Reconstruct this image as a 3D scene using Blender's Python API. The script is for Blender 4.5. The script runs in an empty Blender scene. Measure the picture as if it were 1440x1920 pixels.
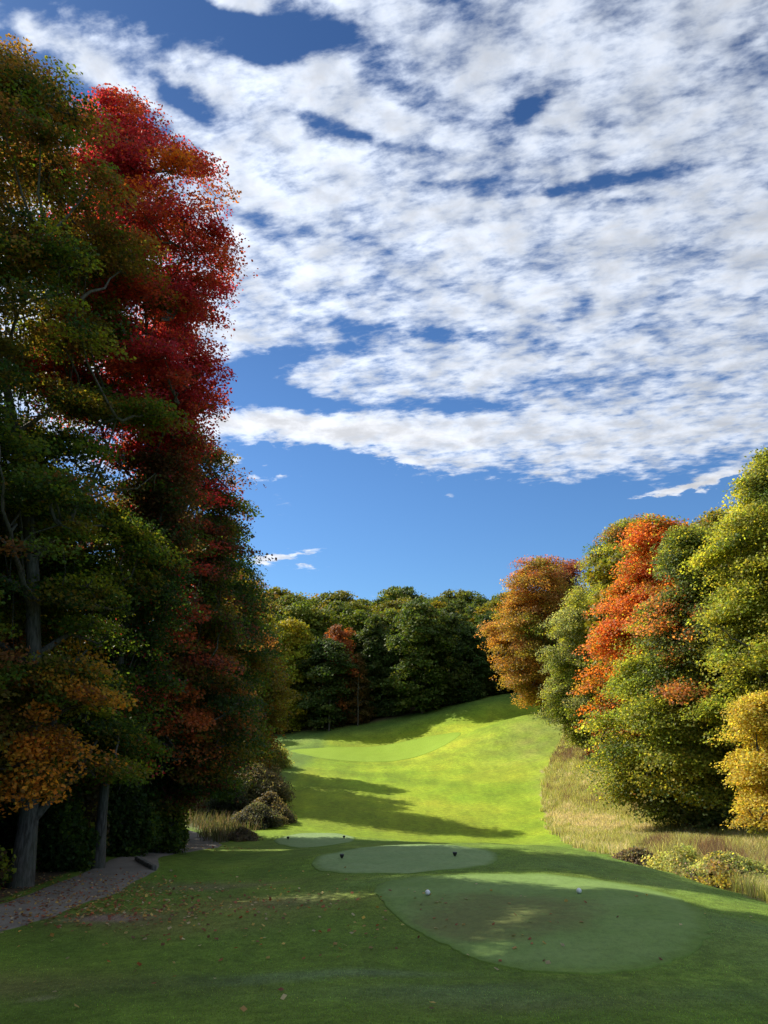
import bpy, math
import numpy as np
from mathutils import Vector
R = math.radians
sc = bpy.context.scene
COL = sc.collection

# ------------------------------------------------------------------ camera
F = 1387.0; PITCH = R(15.5)
cam_d = bpy.data.cameras.new('camera'); cam = bpy.data.objects.new('camera', cam_d); COL.objects.link(cam)
cam.location = (0, 0, 0); cam.rotation_euler = (R(90) + PITCH, 0, 0)
cam_d.sensor_fit = 'VERTICAL'; cam_d.sensor_height = 24; cam_d.lens = 24 * F / 1920
cam_d.clip_start = 0.1; cam_d.clip_end = 3000
sc.camera = cam
CP, SP = math.cos(PITCH), math.sin(PITCH)
def at(px, py, Y):
    """world point seen at photograph pixel (px,py) at horizontal distance Y"""
    t = math.tan(PITCH + math.atan((960 - py) / F))
    z = Y * t
    zc = Y * CP + z * SP
    return ((px - 720) / F * zc, Y, z)
def proj(p):
    zc = p[1] * CP + p[2] * SP; yc = -p[1] * SP + p[2] * CP
    return 720 + F * p[0] / zc, 960 - F * yc / zc

# ------------------------------------------------------------------ light
SUN_AZ, SUN_EL = R(-55), R(38)           # azimuth from +Y, negative = towards the left of the view
sd = Vector((math.sin(SUN_AZ) * math.cos(SUN_EL), math.cos(SUN_AZ) * math.cos(SUN_EL), math.sin(SUN_EL)))
sun_d = bpy.data.lights.new('sun', 'SUN'); sun_d.energy = 4.6; sun_d.angle = R(0.5); sun_d.color = (1, .92, .78)
sun = bpy.data.objects.new('sun', sun_d); COL.objects.link(sun)
sun.rotation_euler = sd.to_track_quat('Z', 'Y').to_euler(); sun.location = sd * 80
sc.view_settings.view_transform = 'Standard'; sc.view_settings.look = 'None'
sc.view_settings.exposure = 0.85; sc.view_settings.gamma = 1.0; sc.view_settings.use_curve_mapping = False
sc.cycles.max_bounces = 8; sc.cycles.transparent_max_bounces = 8; sc.cycles.diffuse_bounces = 4
sc.cycles.transmission_bounces = 4; sc.cycles.glossy_bounces = 2; sc.cycles.sample_clamp_indirect = 3
sc.cycles.use_denoising = True

class NT:
    """small helper for node graphs"""
    def __init__(s, nt): s.nt = nt; s.n = nt.nodes; s.l = nt.links
    def inp(s, sock, v):
        if isinstance(v, bpy.types.NodeSocket): s.l.new(v, sock)
        elif v is not None:
            try: sock.default_value = v
            except Exception: sock.default_value = (*v, 1)
    def m(s, op, a, b=None, c=None, clamp=False):
        n = s.n.new('ShaderNodeMath'); n.operation = op; n.use_clamp = clamp
        s.inp(n.inputs[0], a); s.inp(n.inputs[1], b)
        if c is not None: s.inp(n.inputs[2], c)
        return n.outputs[0]
    def v(s, op, a, b=None, out=0):
        n = s.n.new('ShaderNodeVectorMath'); n.operation = op
        s.inp(n.inputs[0], a)
        if b is not None:
            s.inp(n.inputs[3] if op == 'SCALE' else n.inputs[1], b)
        return n.outputs['Value' if op in ('LENGTH', 'DOT_PRODUCT', 'DISTANCE') else 'Vector']
    def noise(s, vec, scale, detail=4, rough=.5, lac=2.0, dist=0.0, col=False):
        n = s.n.new('ShaderNodeTexNoise'); s.inp(n.inputs['Vector'], vec)
        n.inputs['Scale'].default_value = scale; n.inputs['Detail'].default_value = detail
        n.inputs['Roughness'].default_value = rough; n.inputs['Lacunarity'].default_value = lac
        n.inputs['Distortion'].default_value = dist
        return n.outputs['Color' if col else 'Fac']
    def ramp(s, f, a, b, c=0.0, d=1.0, smooth=True):
        n = s.n.new('ShaderNodeMapRange'); n.interpolation_type = 'SMOOTHSTEP' if smooth else 'LINEAR'
        s.inp(n.inputs[0], f)
        for i, x in enumerate((a, b, c, d)): s.inp(n.inputs[i + 1], x)
        return n.outputs[0]
    def mix(s, f, a, b, mode='MIX'):
        n = s.n.new('ShaderNodeMix'); n.data_type = 'RGBA'; n.blend_type = mode; n.clamp_factor = True
        s.inp(n.inputs[0], f); s.inp(n.inputs[6], a); s.inp(n.inputs[7], b)
        return n.outputs[2]
    def comb(s, x, y, z):
        n = s.n.new('ShaderNodeCombineXYZ')
        for i, q in enumerate((x, y, z)): s.inp(n.inputs[i], q)
        return n.outputs[0]
    def sep(s, v):
        n = s.n.new('ShaderNodeSeparateXYZ'); s.inp(n.inputs[0], v); return n.outputs

# ------------------------------------------------------------------ sky with altocumulus (world-fixed directions, at infinity)
w = bpy.data.worlds.new('World'); sc.world = w; w.use_nodes = True
g = NT(w.node_tree); g.n.clear()
out = g.n.new('ShaderNodeOutputWorld'); bg = g.n.new('ShaderNodeBackground'); g.l.new(bg.outputs[0], out.inputs[0])
tc = g.n.new('ShaderNodeTexCoord').outputs['Generated']
sky = g.n.new('ShaderNodeTexSky'); sky.sky_type = 'NISHITA'; sky.sun_disc = False
sky.sun_elevation = SUN_EL; sky.sun_rotation = SUN_AZ; sky.altitude = 200
sky.air_density = 1.0; sky.dust_density = 0.35; sky.ozone_density = 4.0
SKY = 0.085
X, Y, Z = g.sep(tc)
az = g.m('ARCTAN2', X, Y); el = g.m('ARCSINE', Z)
azd = g.m('MULTIPLY', az, 57.29578); eld = g.m('MULTIPLY', el, 57.29578)
zz = g.m('ADD', g.m('MAXIMUM', Z, 0.0), 0.10)
P = g.comb(g.m('DIVIDE', X, zz), g.m('DIVIDE', Y, zz), 0.0)       # flat cloud layer seen in perspective
def ang(px, py):
    x, y, z = at(px, py, 100.0)
    return math.degrees(math.atan2(x, y)), math.degrees(math.atan2(z, math.hypot(x, y)))
# warp so that cloud edges wander
wn = g.noise(P, 2.2, 3, .55, col=True)
wn2 = g.noise(P, 14.0, 4, .6, col=True)
wv = g.v('ADD', g.v('SCALE', g.v('SUBTRACT', wn, (.5, .5, .5)), 5.5), g.v('SCALE', g.v('SUBTRACT', wn2, (.5, .5, .5)), 5.0))
wx, wy, _ = g.sep(wv)
A = g.m('ADD', azd, wx); E = g.m('ADD', eld, wy)
# coverage: (px, py, radius px along, radius px across, tilt degrees, weight)   + = cloud, - = blue gap
BL = [(330,20,330,52,-3,-1.5),(520,85,90,22,-12,-1.0),(20,10,120,60,0,-.8),(120,175,120,22,0,-.7),(230,215,150,26,12,-.5),(335,185,60,26,18,-1.1),(130,98,95,34,4,.75),(48,55,34,34,30,.5),(60,100,200,60,0,-.45),(450,10,70,22,0,1.0),
      (590,232,42,20,15,-.8),(672,258,50,12,14,-.6),(790,282,40,10,5,-.4),(985,208,55,28,-15,-.95),(1080,348,260,15,4,-.75),(1130,375,70,14,10,-.4),(870,60,60,60,20,-.3),(700,110,70,40,30,-.35),(780,180,110,34,20,-.4),(860,345,120,9,0,-.3),
      (480,410,75,18,8,-.45),(740,620,200,18,5,-.55),(640,655,120,14,-5,-.6),(480,690,90,36,-25,-1.2),(890,635,60,10,0,-.3),(780,768,200,17,0,-.85),(560,750,90,18,12,-.9),(1050,725,240,20,-3,-.4),(1180,760,160,14,0,-.35),
      (440,740,110,30,0,-.9),(640,808,240,22,3,1.0),(470,795,90,10,0,.4),(520,850,170,16,0,-.9),
      (1080,880,150,30,0,.4),(1020,800,330,60,0,.25),(1230,845,260,34,-6,.3),
      (640,905,280,40,6,-1.4),(1250,960,420,45,-6,-1.2),(1010,1020,700,90,0,-1.3),
      (1270,916,180,10,-8,1.6),(1330,900,110,14,-14,.9),(560,1042,90,9,-9,1.6),(580,1066,42,6,0,1.2),(490,1050,30,9,0,1.0),(530,900,90,5,-3,1.0),(415,853,36,13,14,1.3),(842,931,14,7,0,1.3),(770,862,50,13,8,1.0),(690,1057,16,4,0,1.0),(510,870,60,4,0,.7)]
cov = None
for (px, py, ra, rb, tilt, wt) in BL:
    a0, e0 = ang(px, py); a1, _ = ang(px + ra, py); _, e1 = ang(px, py - rb)
    ra, rb = abs(a1 - a0), abs(e1 - e0); t = R(tilt); c, s_ = math.cos(t), math.sin(t)
    dx = g.m('SUBTRACT', A if ra > 1.5 else azd, a0); dy = g.m('SUBTRACT', E if rb > 1.5 else g.m('ADD', eld, g.m('MULTIPLY', wy, .25)), e0)
    u = g.m('ADD', g.m('MULTIPLY', dx, c / ra), g.m('MULTIPLY', dy, -s_ / ra))
    vv = g.m('ADD', g.m('MULTIPLY', dx, s_ / rb), g.m('MULTIPLY', dy, c / rb))
    q = g.m('EXPONENT', g.m('MULTIPLY', g.m('ADD', g.m('MULTIPLY', u, u), g.m('MULTIPLY', vv, vv)), -1.0))
    cov = g.m('MULTIPLY', q, wt) if cov is None else g.m('MULTIPLY_ADD', q, wt, cov)
Ps = g.v('MULTIPLY', P, (1.0, 2.0, 1.0))
rot = g.n.new('ShaderNodeVectorRotate'); rot.inputs['Angle'].default_value = R(16); g.l.new(P, rot.inputs['Vector'])
Pst = g.v('MULTIPLY', rot.outputs[0], (.6, 1.5, 1.0))
n_big = g.noise(Pst, 1.5, 5, .6, dist=.5)
n_mid = g.noise(g.v('MULTIPLY', rot.outputs[0], (.8, 1.25, 1.0)), 9.0, 5, .58, dist=.25)
n_fine = g.noise(g.v('MULTIPLY', rot.outputs[0], (.75, 1.3, 1.0)), 34.0, 4, .60, dist=.15)
vor = g.n.new('ShaderNodeTexVoronoi'); vor.feature = 'SMOOTH_F1'; vor.inputs['Scale'].default_value = 17; vor.inputs['Smoothness'].default_value = .6
g.l.new(g.v('ADD', P, g.v('SCALE', wn, .12)), vor.inputs['Vector'])
puff = g.m('SUBTRACT', .55, vor.outputs['Distance'])
d = g.m('ADD', g.ramp(eld, 12, 24, .10, .64), g.m('MULTIPLY', cov, .78))
d = g.m('MULTIPLY_ADD', g.m('SUBTRACT', n_big, .5), .95, d)
d = g.m('MULTIPLY_ADD', g.m('SUBTRACT', n_mid, .5), 1.15, d)
d = g.m('MULTIPLY_ADD', g.m('SUBTRACT', n_fine, .5), 1.0, d)
d = g.m('MULTIPLY_ADD', g.m('SUBTRACT', puff, .25), .45, d)
alpha = g.ramp(d, .0, .74)
alpha = g.m('MULTIPLY', alpha, g.ramp(Z, .02, .12))
thick = g.ramp(d, .4, 1.3)
shade = g.noise(g.v('ADD', P, (.03, -.05, 0)), 10.0, 5, .6, dist=.2)
lit = g.m('ADD', g.m('MULTIPLY', g.ramp(shade, .3, .7), .36), .70)
lit = g.m('MULTIPLY', lit, g.ramp(azd, -30, 45, 1.18, .86))
ccol = g.mix(thick, (.45, .50, .59, 1), (.51, .525, .56, 1))
ccol = g.mix(1.0, ccol, g.comb(lit, lit, lit), 'MULTIPLY')
skk = g.mix(g.ramp(eld, 14, 48), (SKY * .48, SKY * .68, SKY * .86, 1), (SKY * .30, SKY * .44, SKY * .60, 1))
skc = g.mix(1.0, sky.outputs[0], skk, 'MULTIPLY')
g.l.new(g.mix(alpha, skc, ccol), bg.inputs[0]); bg.inputs[1].default_value = 1.0

# ------------------------------------------------------------------ mesh helpers
def np_mesh(name, V, Fq, mats, col=None, smooth=False, fmat=None, parent=None, tri=False):
    me = bpy.data.meshes.new(name)
    V = np.asarray(V, np.float32); Fq = np.asarray(Fq, np.int32); k = Fq.shape[1]
    me.vertices.add(len(V)); me.vertices.foreach_set('co', V.ravel())
    me.loops.add(Fq.size); me.loops.foreach_set('vertex_index', Fq.ravel())
    me.polygons.add(len(Fq)); me.polygons.foreach_set('loop_start', np.arange(0, Fq.size, k, dtype=np.int32))
    for m_ in (mats if isinstance(mats, (list, tuple)) else [mats]): me.materials.append(m_)
    if fmat is not None: me.polygons.foreach_set('material_index', np.asarray(fmat, np.int32))
    me.polygons.foreach_set('use_smooth', np.full(len(Fq), smooth, bool))
    if col is not None:
        a = me.color_attributes.new('col', 'FLOAT_COLOR', 'POINT')
        c4 = np.ones((len(V), 4), np.float32); c4[:, :col.shape[1]] = col
        a.data.foreach_set('color', c4.ravel())
    me.update(calc_edges=True)
    o = bpy.data.objects.new(name, me); COL.objects.link(o)
    if parent is not None: o.parent = parent
    return o
def empty(name, loc):
    o = bpy.data.objects.new(name, None); COL.objects.link(o); o.location = loc; o.empty_display_size = .5
    return o
def tag(o, label=None, cat=None, group=None, kind=None):
    if label: o['label'] = label
    if cat: o['category'] = cat
    if group: o['group'] = group
    if kind: o['kind'] = kind
    return o
class Tubes:
    def __init__(s): s.V = []; s.F = []; s.n = 0
    def add(s, pts, rad, k=6):
        pts = np.asarray(pts, float); rad = np.asarray(rad, float); m = len(pts)
        T = np.gradient(pts, axis=0); T /= np.linalg.norm(T, axis=1)[:, None] + 1e-9
        ref = np.array([0, 0, 1.]) if abs(T[0, 2]) < .9 else np.array([1., 0, 0])
        U = np.cross(T, ref); U /= np.linalg.norm(U, axis=1)[:, None] + 1e-9; W = np.cross(T, U)
        a = np.arange(k) * 2 * np.pi / k
        ring = pts[:, None, :] + rad[:, None, None] * (np.cos(a)[None, :, None] * U[:, None, :] + np.sin(a)[None, :, None] * W[:, None, :])
        s.V.append(ring.reshape(-1, 3))
        i = np.arange(m - 1)[:, None] * k; j = np.arange(k)[None, :]; j2 = (j + 1) % k
        s.F.append(np.stack([s.n + i + j, s.n + i + j2, s.n + i + k + j2, s.n + i + k + j], -1).reshape(-1, 4))
        s.n += m * k
    def build(s, name, mat, parent):
        return np_mesh(name, np.concatenate(s.V), np.concatenate(s.F), mat, smooth=True, parent=parent)
class SinNoise:
    def __init__(s, rng, freq, n=7):
        d_ = rng.normal(size=(n, 3)); d_ /= np.linalg.norm(d_, axis=1)[:, None]
        s.k = d_ * freq * 2 * np.pi * rng.uniform(.6, 1.5, (n, 1)); s.p = rng.uniform(0, 6.28, n)
    def __call__(s, P):
        return np.sin(P @ s.k.T + s.p).sum(1) / math.sqrt(len(s.p) / 2.0)     # ~ unit variance

# ------------------------------------------------------------------ materials
def mat_new(name):
    m_ = bpy.data.materials.new(name); m_.use_nodes = True; h = NT(m_.node_tree); h.n.clear()
    o = h.n.new('ShaderNodeOutputMaterial'); return m_, h, o
def leaf_mat(name, trans=.5, rough=.55, tint=False):
    m_, h, o = mat_new(name)
    at_ = h.n.new('ShaderNodeAttribute'); at_.attribute_name = 'col'; c = at_.outputs['Color']
    if tint:
        oi = h.n.new('ShaderNodeObjectInfo'); c = h.mix(1.0, c, oi.outputs['Color'], 'MULTIPLY')
    p = h.n.new('ShaderNodeBsdfPrincipled'); h.l.new(c, p.inputs['Base Color'])
    p.inputs['Roughness'].default_value = rough; p.inputs['Specular IOR Level'].default_value = .18
    t = h.n.new('ShaderNodeBsdfTranslucent'); h.l.new(h.mix(1.0, c, (2.2, 2.0, 1.1, 1), 'MULTIPLY'), t.inputs['Color'])
    mx = h.n.new('ShaderNodeMixShader'); mx.inputs[0].default_value = trans
    h.l.new(p.outputs[0], mx.inputs[1]); h.l.new(t.outputs[0], mx.inputs[2]); h.l.new(mx.outputs[0], o.inputs[0])
    return m_
M_LEAF = leaf_mat('leaf'); M_LEAFT = leaf_mat('leaf_far', .35, .6, True); M_GRASS = leaf_mat('grass_blade', .35, .6)
def bark_mat(name, c1, c2):
    m_, h, o = mat_new(name); tc_ = h.n.new('ShaderNodeTexCoord').outputs['Object']
    s1 = h.noise(h.v('MULTIPLY', tc_, (9, 9, 1.6)), 1.6, 6, .65, dist=.4); s2 = h.noise(tc_, .9, 3)
    p = h.n.new('ShaderNodeBsdfPrincipled'); p.inputs['Roughness'].default_value = .9; p.inputs['Specular IOR Level'].default_value = .2
    h.l.new(h.mix(h.ramp(s2, .3, .7, 0, .5), h.mix(h.ramp(s1, .35, .65), c1, c2), (.07, .08, .045, 1)), p.inputs['Base Color'])
    b = h.n.new('ShaderNodeBump'); b.inputs['Strength'].default_value = .9; b.inputs['Distance'].default_value = .04
    h.l.new(s1, b.inputs['Height']); h.l.new(b.outputs[0], p.inputs['Normal']); h.l.new(p.outputs[0], o.inputs[0])
    return m_
M_BARK = bark_mat('bark', (.045, .037, .030, 1), (.13, .115, .098, 1))
def plain(name, c, rough=.6, spec=.5):
    m_, h, o = mat_new(name); p = h.n.new('ShaderNodeBsdfPrincipled'); tc_ = h.n.new('ShaderNodeTexCoord').outputs['Object']
    n_ = h.noise(tc_, 30, 4); h.l.new(h.mix(h.ramp(n_, .3, .7), tuple(x * .82 for x in c) + (1,), tuple(c) + (1,)), p.inputs['Base Color'])
    p.inputs['Roughness'].default_value = rough; p.inputs['Specular IOR Level'].default_value = spec; h.l.new(p.outputs[0], o.inputs[0]); return m_

# ------------------------------------------------------------------ terrain
CT = [  # px, py, distance
 (0,1920,10),(360,1920,9.8),(720,1920,9.6),(1080,1920,9.5),(1440,1920,9.5),(0,1830,13.3),(500,1830,13.2),(1000,1830,12.7),(1440,1830,12.3),
 (1000,1750,15.8),(1000,1675,20),(800,1677,20),(1200,1680,19.5),(1300,1720,16.5),(1000,1641,23.2),(750,1641,23.2),(1150,1655,22),
 (0,1748,17.6),(0,1692,21),(150,1710,19.8),(300,1700,20.5),(480,1700,20.2),(600,1690,20.6),(600,1750,16.5),(300,1760,16.5),
 (200,1610,31),(285,1632,28.5),(280,1612,31.5),(400,1650,26),(520,1650,25.5),(440,1620,30.5),(400,1590,41),(340,1597,37.5),(360,1568,51),(470,1560,52),(450,1590,41),
 (640,1609,29),(853,1605,29),(760,1586,34),(600,1607,29),(920,1607,29),(760,1636,24.8),(560,1625,28),
 (540,1572,48),(645,1570,48),(590,1563,52),(590,1586,42.5),(680,1580,42),
 (960,1582,34.5),(1050,1590,32.5),(1120,1602,30.5),(1200,1626,27.5),(1300,1655,25),(1440,1700,21.5),(1100,1640,24),(1300,1690,20.5),
 (1440,1672,28),(1240,1650,32.5),(1340,1650,31),(1180,1603,40),(1090,1590,43.5),(1300,1600,41),(1440,1600,40),(1440,1552,48),(1300,1545,52),
 (720,1566,58),(860,1574,56),(980,1575,55),(1050,1562,54),(1030,1530,64),(1150,1500,66),(1100,1440,80),(1040,1410,98),(1150,1395,90),
 (600,1540,62),(720,1530,66),(900,1530,66),(560,1480,80),(720,1480,82),(900,1480,82),(1000,1480,79),(540,1440,100),(720,1440,106),(900,1440,98),(1000,1430,94),
 (540,1412,118),(660,1410,124),(800,1408,119),(700,1400,130),(850,1392,117),(900,1370,118),(960,1348,118),(1000,1338,119),(1050,1336,119),(1000,1390,106),
 (960,1306,142),(900,1320,140),(800,1342,142),(700,1368,141),(600,1380,139),(530,1397,133),(520,1380,146),(700,1347,152),(850,1320,148),(960,1300,151)]
WT = [(20,126,-.5),(27,126,.3),(20,133,-.2),(28,133,.8),(34,130,1.6),(21,139,2.4),(28,139,3.0),(0,0,-1.65),(0,-9,-1.5),(-9,0,-1.8),(9,0,-1.9),(0,5,-2.35),(-6,5,-2.5),(6,5,-2.5),(-22,12,-3.6),(-22,25,-4.6),(-25,40,-5.5),(-25,60,-6.2),(-30,80,-6.5),(-35,105,-5.8),(-60,60,-5),(-60,120,-3),
      (18,10,-4.2),(25,25,-5.2),(40,40,-4.5),(40,80,-1.5),(45,110,2),(45,150,6),(0,180,5.5),(-40,150,-3),(-30,180,2),(30,180,8),(-70,180,4),(80,180,10),(0,260,12),(-120,260,10),(120,260,14),(60,12,-3),(70,60,-2),(80,110,3)]
CTW = np.array([at(*c) for c in CT] + WT)
def uvw(x, y):
    yy = np.maximum(y, -9.5) + 14
    return np.stack([np.arcsinh(x / yy * 1.3), np.log(yy) * 1.0], -1)
def phi(r): return np.where(r > 1e-9, r * r * np.log(r + 1e-12), 0)
_C = uvw(CTW[:, 0], CTW[:, 1]); n_ = len(_C)
_A = phi(np.linalg.norm(_C[:, None] - _C[None], axis=-1)) + np.eye(n_) * 8e-5
_Pm = np.concatenate([np.ones((n_, 1)), _C], 1)
_S = np.block([[_A, _Pm], [_Pm.T, np.zeros((3, 3))]])
_W = np.linalg.solve(_S, np.concatenate([CTW[:, 2], np.zeros(3)]))
def rbf(x, y):
    u = uvw(x, y); o = np.empty(len(u))
    for i in range(0, len(u), 20000):
        b = u[i:i + 20000]; o[i:i + 20000] = phi(np.linalg.norm(b[:, None] - _C[None], axis=-1)) @ _W[:n_] + _W[n_] + b @ _W[n_ + 1:]
    return o
def axis(lo, hi, c0, c1, h0, gr):
    a = list(np.arange(c0, c1, h0)); h_ = h0; x = a[-1]
    while x < hi: h_ *= gr; x += h_; a.append(x)
    h_ = h0; x = a[0]; b = []
    while x > lo: h_ *= gr; x -= h_; b.append(x)
    return np.array(b[::-1] + a)
GX = axis(-900, 900, -14, 16, .2, 1.045); GY = axis(-300, 1500, 7, 36, .2, 1.03)
XX, YY = np.meshgrid(GX, GY)
_z = rbf(np.clip(XX, -150, 150).ravel(), np.clip(YY, -9, 260).ravel())
_pw = np.stack([XX.ravel(), YY.ravel(), 0 * XX.ravel()], 1)
_rg = np.random.default_rng(3)
_z += .018 * SinNoise(_rg, .22)(_pw) + .006 * SinNoise(_rg, .9)(_pw) + .12 * SinNoise(_rg, .02)(_pw) * np.clip((_pw[:, 1] - 60) / 60, 0, 1)
ZZ = _z.reshape(XX.shape)
def hz(x, y):
    x = np.atleast_1d(np.asarray(x, float)); y = np.atleast_1d(np.asarray(y, float))
    i = np.clip(np.searchsorted(GX, x) - 1, 0, len(GX) - 2); j = np.clip(np.searchsorted(GY, y) - 1, 0, len(GY) - 2)
    u = (x - GX[i]) / (GX[i + 1] - GX[i]); v = (y - GY[j]) / (GY[j + 1] - GY[j])
    return (ZZ[j, i] * (1 - u) + ZZ[j, i + 1] * u) * (1 - v) + (ZZ[j + 1, i] * (1 - u) + ZZ[j + 1, i + 1] * u) * v
def h1(x, y): return float(hz(x, y)[0])
def gpx(px, py, lo=4, hi=260):
    """ground point seen at a pixel: first hit of the view ray with the terrain"""
    ys = np.linspace(lo, hi, 4000); t = math.tan(PITCH + math.atan((960 - py) / F))
    zs = ys * t; xs = (px - 720) / F * (ys * CP + zs * SP); k = np.argmax(zs < hz(xs, ys))
    return float(xs[k]), float(ys[k])
def inpoly(x, y, poly):
    c = np.zeros(len(x), bool); n = len(poly)
    for i in range(n):
        x1, y1 = poly[i]; x2, y2 = poly[(i + 1) % n]
        if y1 == y2: continue
        k = ((y1 > y) != (y2 > y)) & (x < (x2 - x1) * (y - y1) / (y2 - y1) + x1)
        c ^= k
    return c
def xy(l): return [at(*p)[:2] for p in l]
MEADOW = xy([(1440,1704,22.8),(1380,1690,25),(1310,1675,28),(1250,1655,31.5),(1232,1632,34),(1160,1606,38.5),(1085,1590,43),(1040,1562,54),(1018,1520,64),(1024,1455,84),(1048,1405,98),(1062,1350,113)]) + [(40,116),(70,80),(70,30),(30,12),(17,14),(13.4,18)]
LWEED = xy([(345,1552,57),(380,1566,52),(412,1581,46),(470,1561,52),(520,1535,60),(536,1500,72),(520,1460,90),(530,1425,108)]) + [(-50,110),(-50,55),(-26,46)]
LWOOD = xy([(0,1688,21.2),(100,1650,25.5),(190,1606,31.5),(270,1602,36),(335,1596,38.5),(335,1572,47)]) + [(-22,56),(-24,108),(-34,136),(-24,146),(-12,148),(8,149),(26,150),(36,165),(-60,400),(-300,200),(-300,-50),(-40,-30),(-17,4),(-13,12)]
RWOOD = xy([(1440,1556,47),(1330,1540,53),(1180,1490,66),(1120,1400,85),(1070,1345,110)]) + [(26,124),(40,160),(60,400),(300,300),(300,0),(40,0),(26,30)]
def wander(poly, amp, rng, sub=9, keep=None):
    o_ = []; n = len(poly)
    for i in range(n):
        a_, b_ = np.array(poly[i]), np.array(poly[(i + 1) % n]); L = np.linalg.norm(b_ - a_); d_ = (b_ - a_) / (L + 1e-9); m = min(60, max(1, int(L / .35)))
        for q in range(m):
            w_ = 0 if q == 0 else rng.normal(0, amp); o_.append(tuple(a_ + d_ * L * q / m + np.array([-d_[1], d_[0]]) * w_))
    return o_
MEADOW = wander(MEADOW, .28, np.random.default_rng(6)); LWEED = wander(LWEED, .35, np.random.default_rng(7))
def soft(x, y, poly, wdt, rng):
    return inpoly(x + rng.normal(0, wdt, len(x)), y + rng.normal(0, wdt, len(x)), poly).astype(float)
# pigment of the ground: mown rough, fairway, darker ground beyond the green, bare soil and leaf litter under the woods
gx, gy = XX.ravel(), YY.ravel(); rg = np.random.default_rng(8)
def col_mix(c, m, rgb): return c * (1 - m[:, None]) + np.array(rgb)[None] * m[:, None]
gc = np.tile(np.array([.098, .170, .020]), (len(gx), 1))
n1 = SinNoise(rg, .05)(_pw); n2 = SinNoise(rg, .35)(_pw); n3 = SinNoise(rg, .015)(_pw)
fw = np.clip((gy - 44) / 10, 0, 1) * np.clip((gx + 11 + .1 * n1) / 2, 0, 1)
gc = col_mix(gc, fw * .95, (.165, .262, .010))
gc = col_mix(gc, np.clip(n1 * .3 + .1, 0, .4) * fw, (.21, .25, .015))
_bk = np.clip((gy - 134) / 8, 0, 1); gc = col_mix(gc, _bk * .75, (.06, .13, .03))
mo = inpoly(gx, gy, MEADOW).astype(float); gc = col_mix(gc, mo * .95, (.20, .18, .085))
lw = inpoly(gx, gy, LWEED).astype(float); gc = col_mix(gc, lw * .85, (.10, .11, .05))
wo = np.maximum(inpoly(gx, gy, LWOOD), inpoly(gx, gy, RWOOD)).astype(float); gc = col_mix(gc, wo * .92, (.075, .05, .035))
def spot(cx, cy, rx, ry): return np.exp(-(((gx - cx) / rx) ** 2 + ((gy - cy) / ry) ** 2))
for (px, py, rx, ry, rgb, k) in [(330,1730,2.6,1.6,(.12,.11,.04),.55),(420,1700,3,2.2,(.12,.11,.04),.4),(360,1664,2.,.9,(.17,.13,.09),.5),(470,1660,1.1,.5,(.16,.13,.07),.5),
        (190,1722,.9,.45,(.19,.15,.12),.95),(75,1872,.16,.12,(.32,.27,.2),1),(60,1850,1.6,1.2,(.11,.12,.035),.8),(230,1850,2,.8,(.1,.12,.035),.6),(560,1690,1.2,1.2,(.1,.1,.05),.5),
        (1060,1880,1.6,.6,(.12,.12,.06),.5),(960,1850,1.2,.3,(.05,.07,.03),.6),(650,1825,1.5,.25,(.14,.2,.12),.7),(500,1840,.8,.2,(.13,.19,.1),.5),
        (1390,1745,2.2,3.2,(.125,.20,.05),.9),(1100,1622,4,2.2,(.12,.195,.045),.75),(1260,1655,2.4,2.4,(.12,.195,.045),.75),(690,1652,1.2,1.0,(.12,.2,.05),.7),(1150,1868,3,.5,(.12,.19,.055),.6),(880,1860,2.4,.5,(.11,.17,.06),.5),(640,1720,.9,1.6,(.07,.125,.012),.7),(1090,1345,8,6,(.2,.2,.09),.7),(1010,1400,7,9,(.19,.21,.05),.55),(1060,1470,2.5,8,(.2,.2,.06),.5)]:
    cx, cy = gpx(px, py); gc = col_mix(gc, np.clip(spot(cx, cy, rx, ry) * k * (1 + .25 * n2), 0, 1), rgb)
gcov = np.clip(1 - mo - lw - wo, 0, 1)
M_G, h, o = mat_new('mown_grass_and_soil')
at_ = h.n.new('ShaderNodeAttribute'); at_.attribute_name = 'col'; tco = h.n.new('ShaderNodeTexCoord').outputs['Object']
a1 = h.noise(tco, .35, 5, .6); a2 = h.noise(tco, 2.6, 5, .65); a3 = h.noise(h.v('MULTIPLY', tco, (1, .45, 1)), 16, 5, .75); a4 = h.noise(tco, 60, 3, .7)
c = h.mix(h.ramp(a1, .3, .7, 0, .55), at_.outputs['Color'], h.mix(1.0, at_.outputs['Color'], (1.35, 1.12, 1.15, 1), 'MULTIPLY'))
f_ = h.m('MULTIPLY', h.ramp(a2, .25, .75, .74, 1.26), h.m('MULTIPLY', h.ramp(a3, .25, .75, .68, 1.32), h.ramp(a4, .25, .75, .7, 1.3)))
a5 = h.noise(h.v('MULTIPLY', tco, (.55, .09, 1)), 1.0, 5, .65, dist=.3); a6 = h.noise(tco, .09, 4, .6)      # mowing passes and broad mottling
f_ = h.m('MULTIPLY', f_, h.m('MULTIPLY', h.ramp(a5, .3, .7, .84, 1.16), h.ramp(a6, .3, .7, .80, 1.18)))
c = h.mix(h.ramp(a6, .45, .75, 0, .45), c, h.mix(1.0, c, (1.4, 1.0, 1.2, 1), 'MULTIPLY'))
c = h.mix(1.0, c, h.comb(f_, f_, f_), 'MULTIPLY')
p = h.n.new('ShaderNodeBsdfPrincipled'); h.l.new(c, p.inputs['Base Color']); p.inputs['Roughness'].default_value = .85; p.inputs['Specular IOR Level'].default_value = .15
b = h.n.new('ShaderNodeBump'); b.inputs['Strength'].default_value = .8; b.inputs['Distance'].default_value = .05
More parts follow.
